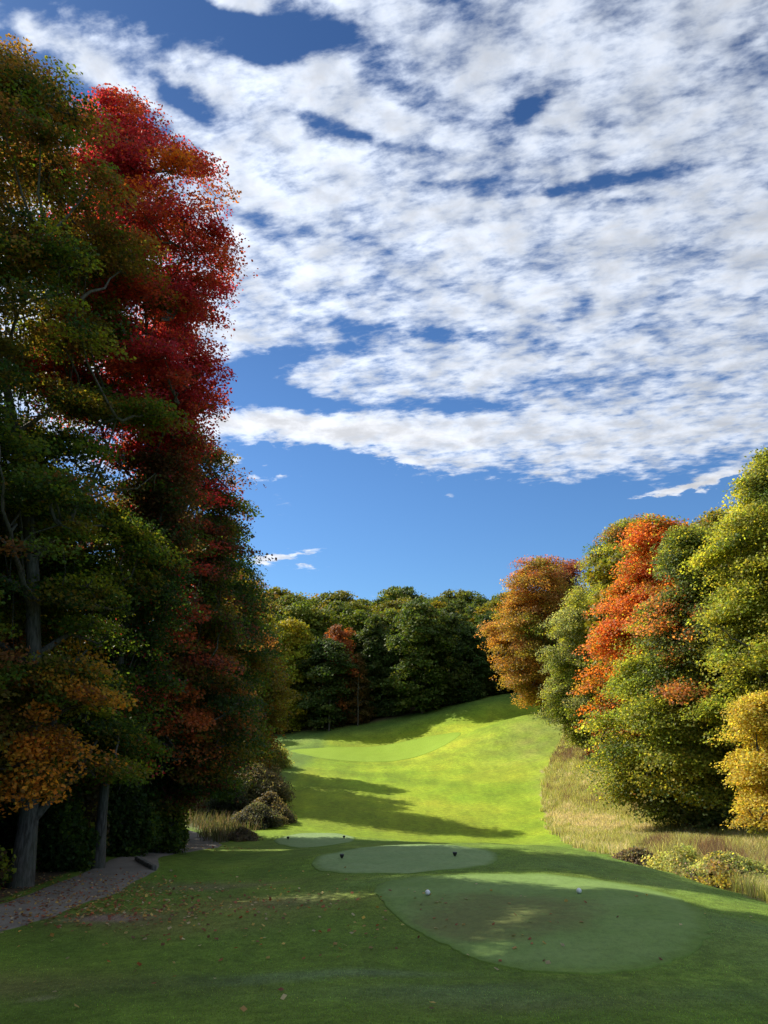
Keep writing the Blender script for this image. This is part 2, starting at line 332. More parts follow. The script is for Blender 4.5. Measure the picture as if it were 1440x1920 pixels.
h.l.new(h.m('ADD', h.m('MULTIPLY', a2, 1.2), h.m('MULTIPLY', a3, .6)), b.inputs['Height']); h.l.new(b.outputs[0], p.inputs['Normal']); h.l.new(p.outputs[0], o.inputs[0])
nx, ny = len(GX), len(GY); i = np.arange(nx - 1)[None, :] + np.arange(ny - 1)[:, None] * nx
gf = np.stack([i, i + 1, i + nx + 1, i + nx], -1).reshape(-1, 4)
ground = np_mesh('ground', np.stack([gx, gy, ZZ.ravel()], 1), gf, M_G, col=gc, smooth=True); tag(ground, kind='structure')

# closely mown sheets: tees and green
def sheet_mat(name, c1, c2, edge=(.10, .17, .025, 1), wear=None, wcol=(.1, .12, .05, 1)):
    m_, h, o = mat_new(name); tc_ = h.n.new('ShaderNodeTexCoord').outputs['Object']
    b1 = h.noise(tc_, .8, 5, .6); b2 = h.noise(h.v('MULTIPLY', tc_, (1, .6, 1)), 7, 6, .7); b3 = h.noise(tc_, 55, 3, .7)
    c = h.mix(h.ramp(b1, .3, .7), c1, c2)
    if wear:
        for (cx, cy, rx, ry) in wear:
            dd = h.v('LENGTH', h.v('MULTIPLY', h.v('SUBTRACT', h.v('ADD', tc_, h.v('SCALE', h.v('SUBTRACT', h.noise(tc_, 1.1, 4, col=True), (.5, .5, .5)), 1.6)), (cx, cy, 0)), (1 / rx, 1 / ry, 0)))
            k = h.m('MULTIPLY', h.ramp(dd, 1.15, .55), h.ramp(h.noise(tc_, 5, 5, .7), .30, .55, .5, 1.0))
            c = h.mix(k, c, wcol)
    k = h.ramp(b2, .58, .72, 0, .35); c = h.mix(k, c, tuple(x * .5 for x in c1[:3]) + (1,))
    ea = h.n.new('ShaderNodeAttribute'); ea.attribute_name = 'col'
    k = h.ramp(h.m('MULTIPLY_ADD', h.m('SUBTRACT', h.noise(tc_, 3.5, 5, .7), .5), .14, h.sep(ea.outputs['Color'])[0]), .90, .995, 0, .9)
    c = h.mix(k, c, edge)
    f_ = h.m('MULTIPLY', h.ramp(b2, .25, .75, .82, 1.18), h.ramp(b3, .25, .75, .78, 1.22)); c = h.mix(1.0, c, h.comb(f_, f_, f_), 'MULTIPLY')
    p = h.n.new('ShaderNodeBsdfPrincipled'); h.l.new(c, p.inputs['Base Color']); p.inputs['Roughness'].default_value = .8; p.inputs['Specular IOR Level'].default_value = .2
    b = h.n.new('ShaderNodeBump'); b.inputs['Strength'].default_value = .6; b.inputs['Distance'].default_value = .02
    h.l.new(b2, b.inputs['Height']); h.l.new(b.outputs[0], p.inputs['Normal']); h.l.new(p.outputs[0], o.inputs[0]); return m_
def sheet(name, outline, mat, off=.02, rings=26, seg=120):
    """closed smooth outline in ground coordinates, draped on the terrain"""
    P_ = np.array(outline); n = len(P_); t = np.linspace(0, n, seg, endpoint=False); k = t.astype(int); u = (t - k)[:, None]
    p0, p1, p2, p3 = (P_[(k + q) % n] for q in (-1, 0, 1, 2))
    O = .5 * (2 * p1 + (p2 - p0) * u + (2 * p0 - 5 * p1 + 4 * p2 - p3) * u ** 2 + (3 * p1 - p0 - 3 * p2 + p3) * u ** 3)
    O = O + np.random.default_rng(1).normal(0, .03, O.shape); C_ = O.mean(0); f = np.linspace(0, 1, rings + 1)[1:]; f[:-1] *= 1 + .03 * f[:-1]; ec = np.concatenate([[0], np.repeat(f, seg), np.ones(seg)])
    pts = np.concatenate([[C_]] + [C_ + (O - C_) * q for q in f] + [C_ + (O - C_) * 1.004])
    z = hz(pts[:, 0], pts[:, 1]) + off; z[-seg:] -= off + .006
    V = np.column_stack([pts, z]); Fc = []
    j = np.arange(seg); j2 = (j + 1) % seg
    for r in range(rings):
        a_ = 1 + r * seg; Fc.append(np.stack([a_ + j, a_ + seg + j, a_ + seg + j2, a_ + j2], 1))
    # centre fan as quads with repeated structure
    Fc.append(np.stack([np.zeros(seg // 2, int), 1 + j[::2], 1 + j[::2] + 1, 1 + (j[::2] + 2) % seg], 1))
    return tag(np_mesh(name, V, np.concatenate(Fc), mat, smooth=True, col=np.stack([ec] * 3, 1)), kind='structure')
mk = [gpx(802, 1681), gpx(1086, 1677), gpx(641, 1611), gpx(853, 1607), gpx(540, 1574.5), gpx(645, 1572.5)]
w1 = gpx(945, 1712); w2 = gpx(900, 1740)
T1 = [gpx(*q) for q in [(703,1668),(745,1651),(830,1642),(960,1640),(1080,1646),(1190,1662),(1280,1688),(1325,1722),(1318,1772),(1245,1808),(1120,1828),(985,1822),(880,1796),(800,1757),(738,1712)]]
T2 = [gpx(*q) for q in [(586,1617),(640,1597),(700,1588),(780,1584),(850,1585),(915,1595),(934,1610),(905,1625),(820,1634),(720,1639),(630,1637)]]
T3 = [gpx(*q) for q in [(514,1577),(540,1567),(590,1562),(640,1564),(664,1570),(655,1580),(610,1587),(550,1589)]]
GR = [at(*q)[:2] for q in [(545,1424,122),(620,1408,128),(740,1402,130),(850,1404,127),(858,1412,121),(800,1420,116),(700,1429,112),(600,1432,113)]]
M_T = sheet_mat('tee_turf', (.120, .200, .042, 1), (.148, .228, .060, 1), wear=[(w1[0], w1[1], 2.2, 2.6), (w2[0] - .2, w2[1] + .3, 1.2, 1.5)], wcol=(.115, .135, .035, 1))
M_T2 = sheet_mat('tee_turf_far', (.15, .235, .08, 1), (.185, .265, .10, 1))
M_GR = sheet_mat('green_turf', (.180, .280, .012, 1), (.195, .29, .016, 1), edge=(.165, .262, .010, 1))
sheet('tee_ground', T1, M_T); sheet('tee_ground', T2, M_T2); sheet('tee_ground', T3, M_T2); sheet('putting_green', GR, M_GR, .03)

# path
def strip(name, cl, mat, off=.03, across=10):
    P_ = np.array(cl, float); n = len(P_); t = np.linspace(0, n - 1, 160); k = np.minimum(t.astype(int), n - 2); u = (t - k)[:, None]
    g_ = lambda q: P_[np.clip(k + q, 0, n - 1)]
    p0, p1, p2, p3 = g_(-1), g_(0), g_(1), g_(2)
    O = .5 * (2 * p1 + (p2 - p0) * u + (2 * p0 - 5 * p1 + 4 * p2 - p3) * u ** 2 + (3 * p1 - p0 - 3 * p2 + p3) * u ** 3)
    T = np.gradient(O[:, :2], axis=0); T /= np.linalg.norm(T, axis=1)[:, None]; N = np.stack([-T[:, 1], T[:, 0]], 1)
    rgp = np.random.default_rng(4); jl = np.convolve(rgp.normal(0, .14, 166), np.ones(7) / 7, 'valid')[:160]; jr = np.convolve(rgp.normal(0, .14, 166), np.ones(7) / 7, 'valid')[:160]
    s_ = np.linspace(-1, 1, across + 1)
    hw = O[:, 2] / 2
    X_ = O[:, None, :2] + N[:, None, :] * (s_[None, :, None] * hw[:, None, None] + ((s_[None, :, None] > 0) * jl[:, None, None] + (s_[None, :, None] < 0) * jr[:, None, None]) * abs(s_[None, :, None]))
    z = hz(X_[..., 0].ravel(), X_[..., 1].ravel()).reshape(X_.shape[:2]) + off; z[:, 0] -= off + .02; z[:, -1] -= off + .02
    V = np.concatenate([X_, z[..., None]], -1).reshape(-1, 3); m1 = across + 1
    i = np.arange(159)[:, None] * m1 + np.arange(across)[None]
    return tag(np_mesh(name, V, np.stack([i, i + 1, i + m1 + 1, i + m1], -1).reshape(-1, 4), mat, smooth=True), kind='structure')
M_P, h, o = mat_new('gravel_path'); tc_ = h.n.new('ShaderNodeTexCoord').outputs['Object']
p1_ = h.noise(tc_, 1.0, 5, .6); p2_ = h.noise(tc_, 40, 4, .7); c = h.mix(h.ramp(p1_, .3, .7), (.115, .100, .080, 1), (.175, .155, .125, 1)); c = h.mix(h.ramp(p2_, .5, .75, 0, .6), c, (.3, .28, .26, 1))
p = h.n.new('ShaderNodeBsdfPrincipled'); h.l.new(c, p.inputs['Base Color']); p.inputs['Roughness'].default_value = .9
b = h.n.new('ShaderNodeBump'); b.inputs['Strength'].default_value = .5; b.inputs['Distance'].default_value = .02; h.l.new(p2_, b.inputs['Height']); h.l.new(b.outputs[0], p.inputs['Normal']); h.l.new(p.outputs[0], o.inputs[0])
pc = [(*gpx(-240, 1762), 2.6), (*gpx(-60, 1733), 2.6), (*gpx(70, 1700), 2.4), (*gpx(160, 1664), 2.4), (*gpx(236, 1630), 2.3), (*gpx(268, 1607), 1.5), (*gpx(325, 1598), 1.4), (*gpx(372, 1586), 2.6), (*gpx(362, 1573), 2.2), (*gpx(338, 1563), 2.2)]
pc += [(pc[-1][0] - 4, pc[-1][1] + 4.5, 2.2), (pc[-1][0] - 12, pc[-1][1] + 8, 2.2)]
strip('path', pc, M_P)

# ------------------------------------------------------------------ trees
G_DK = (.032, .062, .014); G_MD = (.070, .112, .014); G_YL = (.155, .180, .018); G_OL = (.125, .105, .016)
S_DK = (.09, .125, .025); S_MD = (.18, .215, .035); S_YL = (.31, .315, .04); S_OL = (.25, .20, .03)  # greens of the right-hand trees, with sunlight put into the leaf colour
YEL = (.34, .25, .025); ORG = (.42, .135, .022); RED = (.35, .030, .050); BRN = (.17, .080, .026); GRY = (.11, .13, .06); GOLD = (.42, .30, .03)
def sample_pal(pal, v, rng):
    """pal: list of (rgb, weight); v in 0..1 picks along the list so that neighbouring clumps share a colour"""
    wts = np.array([q[1] for q in pal], float); cs = np.cumsum(wts) / wts.sum()
    return np.array([q[0] for q in pal])[np.searchsorted(cs, np.clip(v, 0, .9999))]
def leaves_mesh(cen, rad_dir, rng, size, up=.7, outw=.5, rnd=.55, colr=None, name='crown', mat=None, parent=None):
    n = len(cen)
    N = up * np.array([0, 0, 1.])[None] + outw * rad_dir + rnd * rng.normal(size=(n, 3)); N /= np.linalg.norm(N, axis=1)[:, None]
    D = rad_dir * .6 + rng.normal(size=(n, 3)) * .7; D -= (D * N).sum(1)[:, None] * N; D /= np.linalg.norm(D, axis=1)[:, None] + 1e-9
    W = np.cross(N, D); s_ = (size * rng.uniform(.65, 1.25, n))[:, None]
    dr = N * s_ * .10
    V = np.stack([cen - D * s_ * .5, cen + W * s_ * .5 - D * s_ * .02 - dr, cen + D * s_ * .58 - dr, cen - W * s_ * .5 - D * s_ * .02 - dr], 1).reshape(-1, 3)
    Fq = np.arange(4 * n).reshape(n, 4)
    return np_mesh(name, V, Fq, mat or M_LEAF, col=np.repeat(colr, 4, 0), parent=parent)
def make_tree(name, base, prof, depth, n_clump, per, size, pal, seed, clump=(1.1, .34), trunk_r=.3, zones=(), label=None, cat='tree', group=None,
              tint=False, fz=.3, lump=.22, gap=-1.3, limbs=16, ry=1.0, jit=.25, trunk_top=.82, mass=4.5, flat=.8, bark=None, grad=None):
    """prof rows (z, x_centre, radius) in coordinates relative to the base; crown is a lumpy solid of leaf sprays round real limbs"""
    rng = np.random.default_rng(seed); prof = sorted(prof); pz = np.array([q[0] for q in prof]); pcx = np.array([q[1] for q in prof]); pr = np.array([q[2] for q in prof])
    root = empty(name, base); H = pz[-1]; b0 = np.array([0, 0, 0.])
    # trunk
    zt = np.linspace(-.4, H * trunk_top, 14); wob = np.cumsum(rng.normal(0, .05, (14, 2)), 0)
    cxm = np.interp(zt, pz, pcx) * np.clip(zt / (H * .7), 0, 1) ** 1.3
    tp = np.column_stack([cxm + wob[:, 0], wob[:, 1], zt]); tr = trunk_r * (1 - .85 * np.clip(zt / (H * trunk_top), 0, 1)); tr[0] *= 1.45; tr[1] *= 1.05
    T = Tubes(); T.add(tp, tr, 10)
    fine = [(q + tp[0] * 0) for q in tp]
    samp = []
    lob = SinNoise(rng, .16); lob2 = SinNoise(rng, .42)
    def env(z, th):
        r = np.interp(z, pz, pr); cx = np.interp(z, pz, pcx)
        q = np.column_stack([np.cos(th) * r, np.sin(th) * r, z * .5])
        return r * np.clip(1 + lump * .6 * lob(q) + lump * .55 * lob2(q), .45, 1.45 if lump > .25 else 1.3), cx
    zl = np.sort(rng.uniform(pz[0] + .02 * H, H * .97, limbs)); ga = rng.uniform(0, 6.28)
    for k, ze in enumerate(zl):
        th = ga + k * 2.4 + rng.normal(0, .2); r, cx = env(np.array([ze]), np.array([th])); r = float(r[0]); cx = float(cx[0])
        z0 = min(max(ze - r * rng.uniform(.35, .9), pz[0] * .55 + .3), H * trunk_top * .97)
        s0 = np.array([np.interp(z0, zt, tp[:, 0]), np.interp(z0, zt, tp[:, 1]), z0]); s3 = np.array([cx + math.cos(th) * r * .86, math.sin(th) * r * .86 * ry, ze])
        t = np.linspace(0, 1, 9)[:, None]; mid = s0 * .45 + s3 * .55 + np.array([0, 0, -.10 * r]) + rng.normal(0, .06 * r, 3)
        L = (1 - t) ** 2 * s0 + 2 * t * (1 - t) * mid + t * t * s3 + rng.normal(0, .02 * r, (9, 3)) * t
        rr = float(np.interp(z0, zt, tr)) * .55; T.add(L, rr * (1 - .88 * t[:, 0]) + .008, 6); samp.append(L[2:]); 
        for q in range(2):
            e = L[5] + np.array([math.cos(th + (q - .5) * 1.7), math.sin(th + (q - .5) * 1.7), .25]) * r * rng.uniform(.25, .42)
            S = np.linspace(0, 1, 5)[:, None]; L2 = L[4] * (1 - S) + e * S + rng.normal(0, .03 * r, (5, 3)) * S; T.add(L2, rr * .4 * (1 - .85 * S[:, 0]) + .006, 5); samp.append(L2[1:])
    samp.append(tp[5:]); samp = np.concatenate(samp)
    # foliage masses carried by the limbs, each built of many sprays
    zf = np.linspace(pz[0], pz[-1], 200); wv_ = np.interp(zf, pz, pr) + .15; cdf = np.cumsum(wv_); cdf /= cdf[-1]
    area = 2 * np.pi * np.trapz(np.interp(zf, pz, pr), zf) * (1 + ry) / 2
    nm = max(14, int(n_clump / mass)); Rm = 1.12 * math.sqrt(area / nm / math.pi)
    z = np.interp((np.arange(nm) + rng.uniform(0, 1, nm)) / nm, cdf, zf); th = (np.arange(nm) * 2.39996 + rng.normal(0, .35, nm)); r, cx = env(z, th)
    rm = Rm * rng.uniform(.6, 1.3, nm); rm = np.minimum(rm, .30 + r * .75)
    inn = np.clip(r * .95 - rm * .72, .05, None) * rng.uniform(.70, 1.13, nm)
    Mc = np.column_stack([cx + np.cos(th) * inn, np.sin(th) * inn * ry, z]); gm = SinNoise(rng, fz)(Mc); Mc[gm < gap, 2] = -1e3
    k = rng.choice(nm, int(n_clump * 1.25), p=rm ** 1.7 / (rm ** 1.7).sum()); m = len(k)
    u = rng.normal(size=(m, 3)); u /= np.linalg.norm(u, axis=1)[:, None]; u[:, 2] = np.where(u[:, 2] < -.25, -u[:, 2], u[:, 2])
    u[:, 0] += .35 * np.cos(th[k]); u[:, 1] += .35 * np.sin(th[k]); u /= np.linalg.norm(u, axis=1)[:, None]
    fr = 1 - np.abs(rng.normal(0, .17, m)); pk = rng.uniform(size=m) < .14; fr[pk] = rng.uniform(1, 1.7, pk.sum()); C_ = Mc[k] + u * (rm[k] * fr)[:, None] * np.array([1, 1, flat]); C_[:, 2] -= .12 * rm[k]
    low = C_[:, 2] < pz[0] * .7; C_ = C_[~low][:n_clump]; k = k[~low][:n_clump]
    ni = int(n_clump * .10); zi = np.interp(rng.uniform(0, 1, ni), cdf, zf); ti = rng.uniform(0, 6.283, ni); ri, ci_ = env(zi, ti); ri = ri * rng.uniform(.2, .8, ni)
    C_ = np.concatenate([C_, np.column_stack([ci_ + np.cos(ti) * ri, np.sin(ti) * ri * ry, zi])]); m = len(C_)
    cxx = np.interp(C_[:, 2], pz, pcx); th = np.arctan2(C_[:, 1], C_[:, 0] - cxx)
    mv = np.concatenate([rng.normal(size=nm)[k], np.zeros(ni)])
    # twigs reach every spray
    if per >= 40:
        ok = Mc[:, 2] > -100; Mv = Mc[ok]
        for c_ in Mv:
            d2 = ((c_ - samp) ** 2).sum(-1) + 4 * np.maximum(0, samp[:, 2] - c_[2]) ** 2; a_ = samp[np.argmin(d2)]
            t = np.linspace(0, 1, 5)[:, None]; T.add(a_ * (1 - t) + c_ * t + rng.normal(0, .10, (5, 3)) * np.sin(t * np.pi) - np.array([0, 0, .15]) * np.sin(t * np.pi), [.06, .05, .04, .03, .022], 5)
        src_ = np.concatenate([Mc[k], C_[len(k):] * .8]); src_ = np.where(src_[:, 2:3] < -100, C_, src_)
        for a_, b_ in zip(src_, C_):
            f0 = rng.uniform(-.5, .25); a2_ = a_ + (b_ - a_) * max(f0, 0) + rng.normal(0, .10, 3)
            md = (a2_ + b_) / 2 + rng.normal(0, .12, 3) + np.array([0, 0, -.08]); T.add([a2_, md, b_], [.022, .014, .005], 3)
    T.build('trunk', bark or M_BARK, root)
    # colours
    v = .5 + .22 * SinNoise(rng, .11)(C_) + .14 * mv + jit * rng.normal(size=m) * .5
    cc = sample_pal(pal, v, rng)
    if grad is not None:      # (rgb, z0, z1, strength): colour creeping down from the top of the crown, where autumn starts
        k = np.clip((C_[:, 2] / H - grad[1]) / (grad[2] - grad[1]), 0, 1) * grad[3]; sel = rng.uniform(size=m) < k; cc[sel] = np.array(grad[0])
    Cw = C_ + np.array(base)[None]
    for (zx, zy, zz_, zr, rgb, pr_) in zones:
        dd = np.sqrt(((Cw - np.array([zx, zy, zz_])) ** 2 * np.array([1, .35, 1.6])).sum(1)) / zr
        sel = rng.uniform(size=m) < pr_ * np.clip(1.6 - dd - .15 * np.abs(rng.normal(size=m)), 0, 1); cc[sel] = np.array(rgb)
    # leaves
    cs = clump[0] * rng.uniform(.6, 1.35, m); idx = np.repeat(np.arange(m), rng.poisson(per, m)); n = len(idx)
    rd = np.column_stack([np.cos(th), np.sin(th), np.zeros(m)]); tg = np.column_stack([-np.sin(th), np.cos(th), np.zeros(m)])
    g3 = rng.normal(size=(n, 3)); g3 *= (np.minimum(1, 1.9 / (np.linalg.norm(g3, axis=1) + 1e-6)))[:, None]
    ci = cs[idx][:, None]
    L = C_[idx] + rd[idx] * g3[:, :1] * ci * .62 + tg[idx] * g3[:, 1:2] * ci * .5
    L[:, 2] += g3[:, 2] * clump[1] * .55 - .18 * np.maximum(0, g3[:, 0]) * cs[idx]
    bright = np.exp(rng.normal(0, .12, m))[idx] * np.exp(rng.normal(0, .2, n))
    lc = cc[idx] * bright[:, None] * (1 + rng.normal(0, .09, (n, 3)))
    sw = rng.uniform(size=n) < .07; lc[sw] = cc[rng.integers(0, m, sw.sum())]
    lc = np.clip(lc, .004, .8)
    lo = leaves_mesh(L, (rd * .8 + np.array([0, 0, .15]))[idx], rng, size, colr=lc, mat=M_LEAFT if tint else M_LEAF, parent=root)
    tag(root, label, cat, group)
    return root
def tree_px(name, tpx, tpy, depth, rows, **k):
    """trunk foot at the ground under pixel column tpx at the given distance; silhouette rows (py, left px, right px) at that distance"""
    x0 = at(tpx, tpy, depth)[0]; z0 = h1(x0, depth); prof = []
    for (py, l, r) in rows:
        a_ = at(l, py, depth); b_ = at(r, py, depth); prof.append((a_[2] - z0, (a_[0] + b_[0]) / 2 - x0, (b_[0] - a_[0]) / 2))
    zs = [(*at(zp[0], zp[1], depth - zp[2]), zp[3], zp[4], zp[5]) for zp in k.pop('zpx', ())]
    return make_tree(name, (x0, depth, z0), prof, depth, zones=zs, **k)
import os
Q = 1.0
def N_(n): return max(20, int(n * Q))
# ---- left woodland edge
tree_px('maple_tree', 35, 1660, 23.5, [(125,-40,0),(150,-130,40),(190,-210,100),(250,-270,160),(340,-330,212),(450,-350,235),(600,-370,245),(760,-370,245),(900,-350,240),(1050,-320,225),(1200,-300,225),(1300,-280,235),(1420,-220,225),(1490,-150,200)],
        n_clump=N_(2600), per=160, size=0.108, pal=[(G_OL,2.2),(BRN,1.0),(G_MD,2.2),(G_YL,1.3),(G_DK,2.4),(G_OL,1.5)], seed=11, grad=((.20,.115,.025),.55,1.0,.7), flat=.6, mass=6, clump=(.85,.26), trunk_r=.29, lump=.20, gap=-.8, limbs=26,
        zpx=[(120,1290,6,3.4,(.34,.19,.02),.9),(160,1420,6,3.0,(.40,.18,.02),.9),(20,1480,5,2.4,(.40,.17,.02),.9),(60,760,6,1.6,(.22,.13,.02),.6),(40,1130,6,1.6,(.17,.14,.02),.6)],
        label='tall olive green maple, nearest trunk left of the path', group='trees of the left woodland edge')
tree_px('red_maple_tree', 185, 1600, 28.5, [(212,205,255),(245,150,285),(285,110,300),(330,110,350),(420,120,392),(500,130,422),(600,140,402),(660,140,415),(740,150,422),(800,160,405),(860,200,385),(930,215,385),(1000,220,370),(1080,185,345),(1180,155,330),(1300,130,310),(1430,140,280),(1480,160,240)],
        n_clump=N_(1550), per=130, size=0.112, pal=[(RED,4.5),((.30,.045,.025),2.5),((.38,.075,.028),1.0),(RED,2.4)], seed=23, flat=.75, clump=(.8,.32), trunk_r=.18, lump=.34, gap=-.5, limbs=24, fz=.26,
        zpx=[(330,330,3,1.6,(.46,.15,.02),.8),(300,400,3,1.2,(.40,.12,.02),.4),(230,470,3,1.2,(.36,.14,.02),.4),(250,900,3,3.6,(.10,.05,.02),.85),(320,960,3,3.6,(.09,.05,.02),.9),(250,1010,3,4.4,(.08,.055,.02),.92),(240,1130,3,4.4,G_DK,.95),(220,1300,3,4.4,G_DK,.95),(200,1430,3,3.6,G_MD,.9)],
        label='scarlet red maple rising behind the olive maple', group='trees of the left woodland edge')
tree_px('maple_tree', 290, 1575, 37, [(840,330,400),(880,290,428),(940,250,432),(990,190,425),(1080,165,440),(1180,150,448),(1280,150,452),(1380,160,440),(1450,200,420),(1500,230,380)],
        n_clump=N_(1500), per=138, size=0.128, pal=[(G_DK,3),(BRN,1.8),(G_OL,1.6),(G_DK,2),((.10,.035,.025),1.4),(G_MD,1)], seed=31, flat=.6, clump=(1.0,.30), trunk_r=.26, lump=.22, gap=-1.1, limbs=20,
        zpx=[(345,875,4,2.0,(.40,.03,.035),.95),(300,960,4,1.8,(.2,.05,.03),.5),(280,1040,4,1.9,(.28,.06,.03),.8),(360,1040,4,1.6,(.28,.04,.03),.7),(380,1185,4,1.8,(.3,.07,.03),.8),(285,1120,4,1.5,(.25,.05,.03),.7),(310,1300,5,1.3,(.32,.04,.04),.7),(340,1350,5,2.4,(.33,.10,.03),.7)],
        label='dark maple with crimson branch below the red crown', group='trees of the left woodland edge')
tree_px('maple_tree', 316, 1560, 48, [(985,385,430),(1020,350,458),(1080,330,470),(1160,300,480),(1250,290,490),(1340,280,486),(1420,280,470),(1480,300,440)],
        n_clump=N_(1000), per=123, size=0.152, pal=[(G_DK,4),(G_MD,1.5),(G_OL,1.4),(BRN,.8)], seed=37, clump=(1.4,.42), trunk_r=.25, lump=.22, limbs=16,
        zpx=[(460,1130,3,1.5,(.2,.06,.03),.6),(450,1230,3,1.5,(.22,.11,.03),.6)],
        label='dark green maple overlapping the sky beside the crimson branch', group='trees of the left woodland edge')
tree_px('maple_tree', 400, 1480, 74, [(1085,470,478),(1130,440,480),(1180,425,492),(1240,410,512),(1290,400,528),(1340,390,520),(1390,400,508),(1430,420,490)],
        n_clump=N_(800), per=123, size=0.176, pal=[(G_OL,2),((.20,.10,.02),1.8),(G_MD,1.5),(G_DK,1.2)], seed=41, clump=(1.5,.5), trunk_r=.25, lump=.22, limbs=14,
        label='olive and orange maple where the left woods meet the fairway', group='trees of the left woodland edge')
# ---- right woodland edge
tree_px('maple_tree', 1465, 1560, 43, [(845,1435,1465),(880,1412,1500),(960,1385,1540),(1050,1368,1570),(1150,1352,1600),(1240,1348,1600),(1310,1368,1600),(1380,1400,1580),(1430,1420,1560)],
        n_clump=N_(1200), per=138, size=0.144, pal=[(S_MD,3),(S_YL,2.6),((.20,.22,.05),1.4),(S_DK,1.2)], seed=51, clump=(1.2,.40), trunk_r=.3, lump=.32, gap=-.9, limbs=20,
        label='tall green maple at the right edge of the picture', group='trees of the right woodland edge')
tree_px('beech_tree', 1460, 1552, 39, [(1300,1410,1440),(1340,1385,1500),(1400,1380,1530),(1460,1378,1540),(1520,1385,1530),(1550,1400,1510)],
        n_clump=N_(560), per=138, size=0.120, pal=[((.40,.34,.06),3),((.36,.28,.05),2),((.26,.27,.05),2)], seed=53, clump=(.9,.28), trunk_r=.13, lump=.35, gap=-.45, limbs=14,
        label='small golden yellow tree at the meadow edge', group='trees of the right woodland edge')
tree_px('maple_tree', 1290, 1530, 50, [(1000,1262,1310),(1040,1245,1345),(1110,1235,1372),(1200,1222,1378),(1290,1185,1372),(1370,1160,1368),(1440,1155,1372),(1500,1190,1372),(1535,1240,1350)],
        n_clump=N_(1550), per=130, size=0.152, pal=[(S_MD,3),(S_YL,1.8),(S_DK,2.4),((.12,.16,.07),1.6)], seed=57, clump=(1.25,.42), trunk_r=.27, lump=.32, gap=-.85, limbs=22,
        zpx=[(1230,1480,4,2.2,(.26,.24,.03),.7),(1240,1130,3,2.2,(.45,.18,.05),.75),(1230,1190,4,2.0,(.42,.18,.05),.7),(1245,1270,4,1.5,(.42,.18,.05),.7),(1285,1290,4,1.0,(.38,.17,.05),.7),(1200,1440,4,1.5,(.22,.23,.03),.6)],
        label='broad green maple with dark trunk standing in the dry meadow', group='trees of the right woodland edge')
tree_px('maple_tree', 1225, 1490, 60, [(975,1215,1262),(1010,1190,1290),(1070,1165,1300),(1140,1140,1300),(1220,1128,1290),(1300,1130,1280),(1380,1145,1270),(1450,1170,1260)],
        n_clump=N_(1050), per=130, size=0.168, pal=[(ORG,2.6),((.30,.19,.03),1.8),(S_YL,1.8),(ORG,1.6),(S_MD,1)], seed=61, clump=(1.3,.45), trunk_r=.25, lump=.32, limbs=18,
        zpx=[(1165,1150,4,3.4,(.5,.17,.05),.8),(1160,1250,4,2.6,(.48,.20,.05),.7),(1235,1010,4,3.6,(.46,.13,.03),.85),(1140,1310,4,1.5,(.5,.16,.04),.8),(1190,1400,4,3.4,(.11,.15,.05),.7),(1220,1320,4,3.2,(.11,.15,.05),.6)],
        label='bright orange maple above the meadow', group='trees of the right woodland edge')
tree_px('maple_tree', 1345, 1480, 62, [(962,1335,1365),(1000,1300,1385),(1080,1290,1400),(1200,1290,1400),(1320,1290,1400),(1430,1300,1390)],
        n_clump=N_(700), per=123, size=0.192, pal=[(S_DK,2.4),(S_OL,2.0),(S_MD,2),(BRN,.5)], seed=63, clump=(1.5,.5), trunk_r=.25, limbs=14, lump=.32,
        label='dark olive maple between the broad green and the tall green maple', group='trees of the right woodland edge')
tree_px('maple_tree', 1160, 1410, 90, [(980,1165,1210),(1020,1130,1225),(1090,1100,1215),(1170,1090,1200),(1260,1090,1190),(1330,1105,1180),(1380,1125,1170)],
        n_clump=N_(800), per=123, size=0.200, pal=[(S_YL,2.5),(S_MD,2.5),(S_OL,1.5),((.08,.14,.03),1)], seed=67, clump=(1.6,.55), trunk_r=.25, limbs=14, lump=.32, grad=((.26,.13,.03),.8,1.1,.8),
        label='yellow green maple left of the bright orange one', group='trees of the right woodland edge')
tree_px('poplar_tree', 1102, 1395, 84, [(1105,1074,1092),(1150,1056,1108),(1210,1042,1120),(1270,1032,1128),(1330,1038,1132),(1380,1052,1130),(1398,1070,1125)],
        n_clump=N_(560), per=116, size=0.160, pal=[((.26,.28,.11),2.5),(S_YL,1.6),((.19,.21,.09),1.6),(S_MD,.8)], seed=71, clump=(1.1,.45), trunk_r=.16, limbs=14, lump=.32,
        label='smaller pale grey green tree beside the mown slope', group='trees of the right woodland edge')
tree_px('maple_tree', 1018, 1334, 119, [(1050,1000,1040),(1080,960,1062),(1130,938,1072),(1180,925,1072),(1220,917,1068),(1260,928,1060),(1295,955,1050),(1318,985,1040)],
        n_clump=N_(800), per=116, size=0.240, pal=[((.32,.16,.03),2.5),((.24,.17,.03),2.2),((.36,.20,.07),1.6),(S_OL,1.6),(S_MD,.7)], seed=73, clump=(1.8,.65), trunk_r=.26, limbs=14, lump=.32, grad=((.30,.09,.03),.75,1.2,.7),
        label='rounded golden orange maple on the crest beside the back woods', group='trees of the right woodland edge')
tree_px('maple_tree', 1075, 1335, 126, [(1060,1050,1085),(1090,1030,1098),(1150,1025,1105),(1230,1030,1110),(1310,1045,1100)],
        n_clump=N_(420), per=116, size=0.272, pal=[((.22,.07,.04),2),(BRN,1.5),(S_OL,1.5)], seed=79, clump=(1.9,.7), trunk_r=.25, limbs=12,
        label='brownish red maple peeking out behind the golden orange one', group='trees of the right woodland edge')

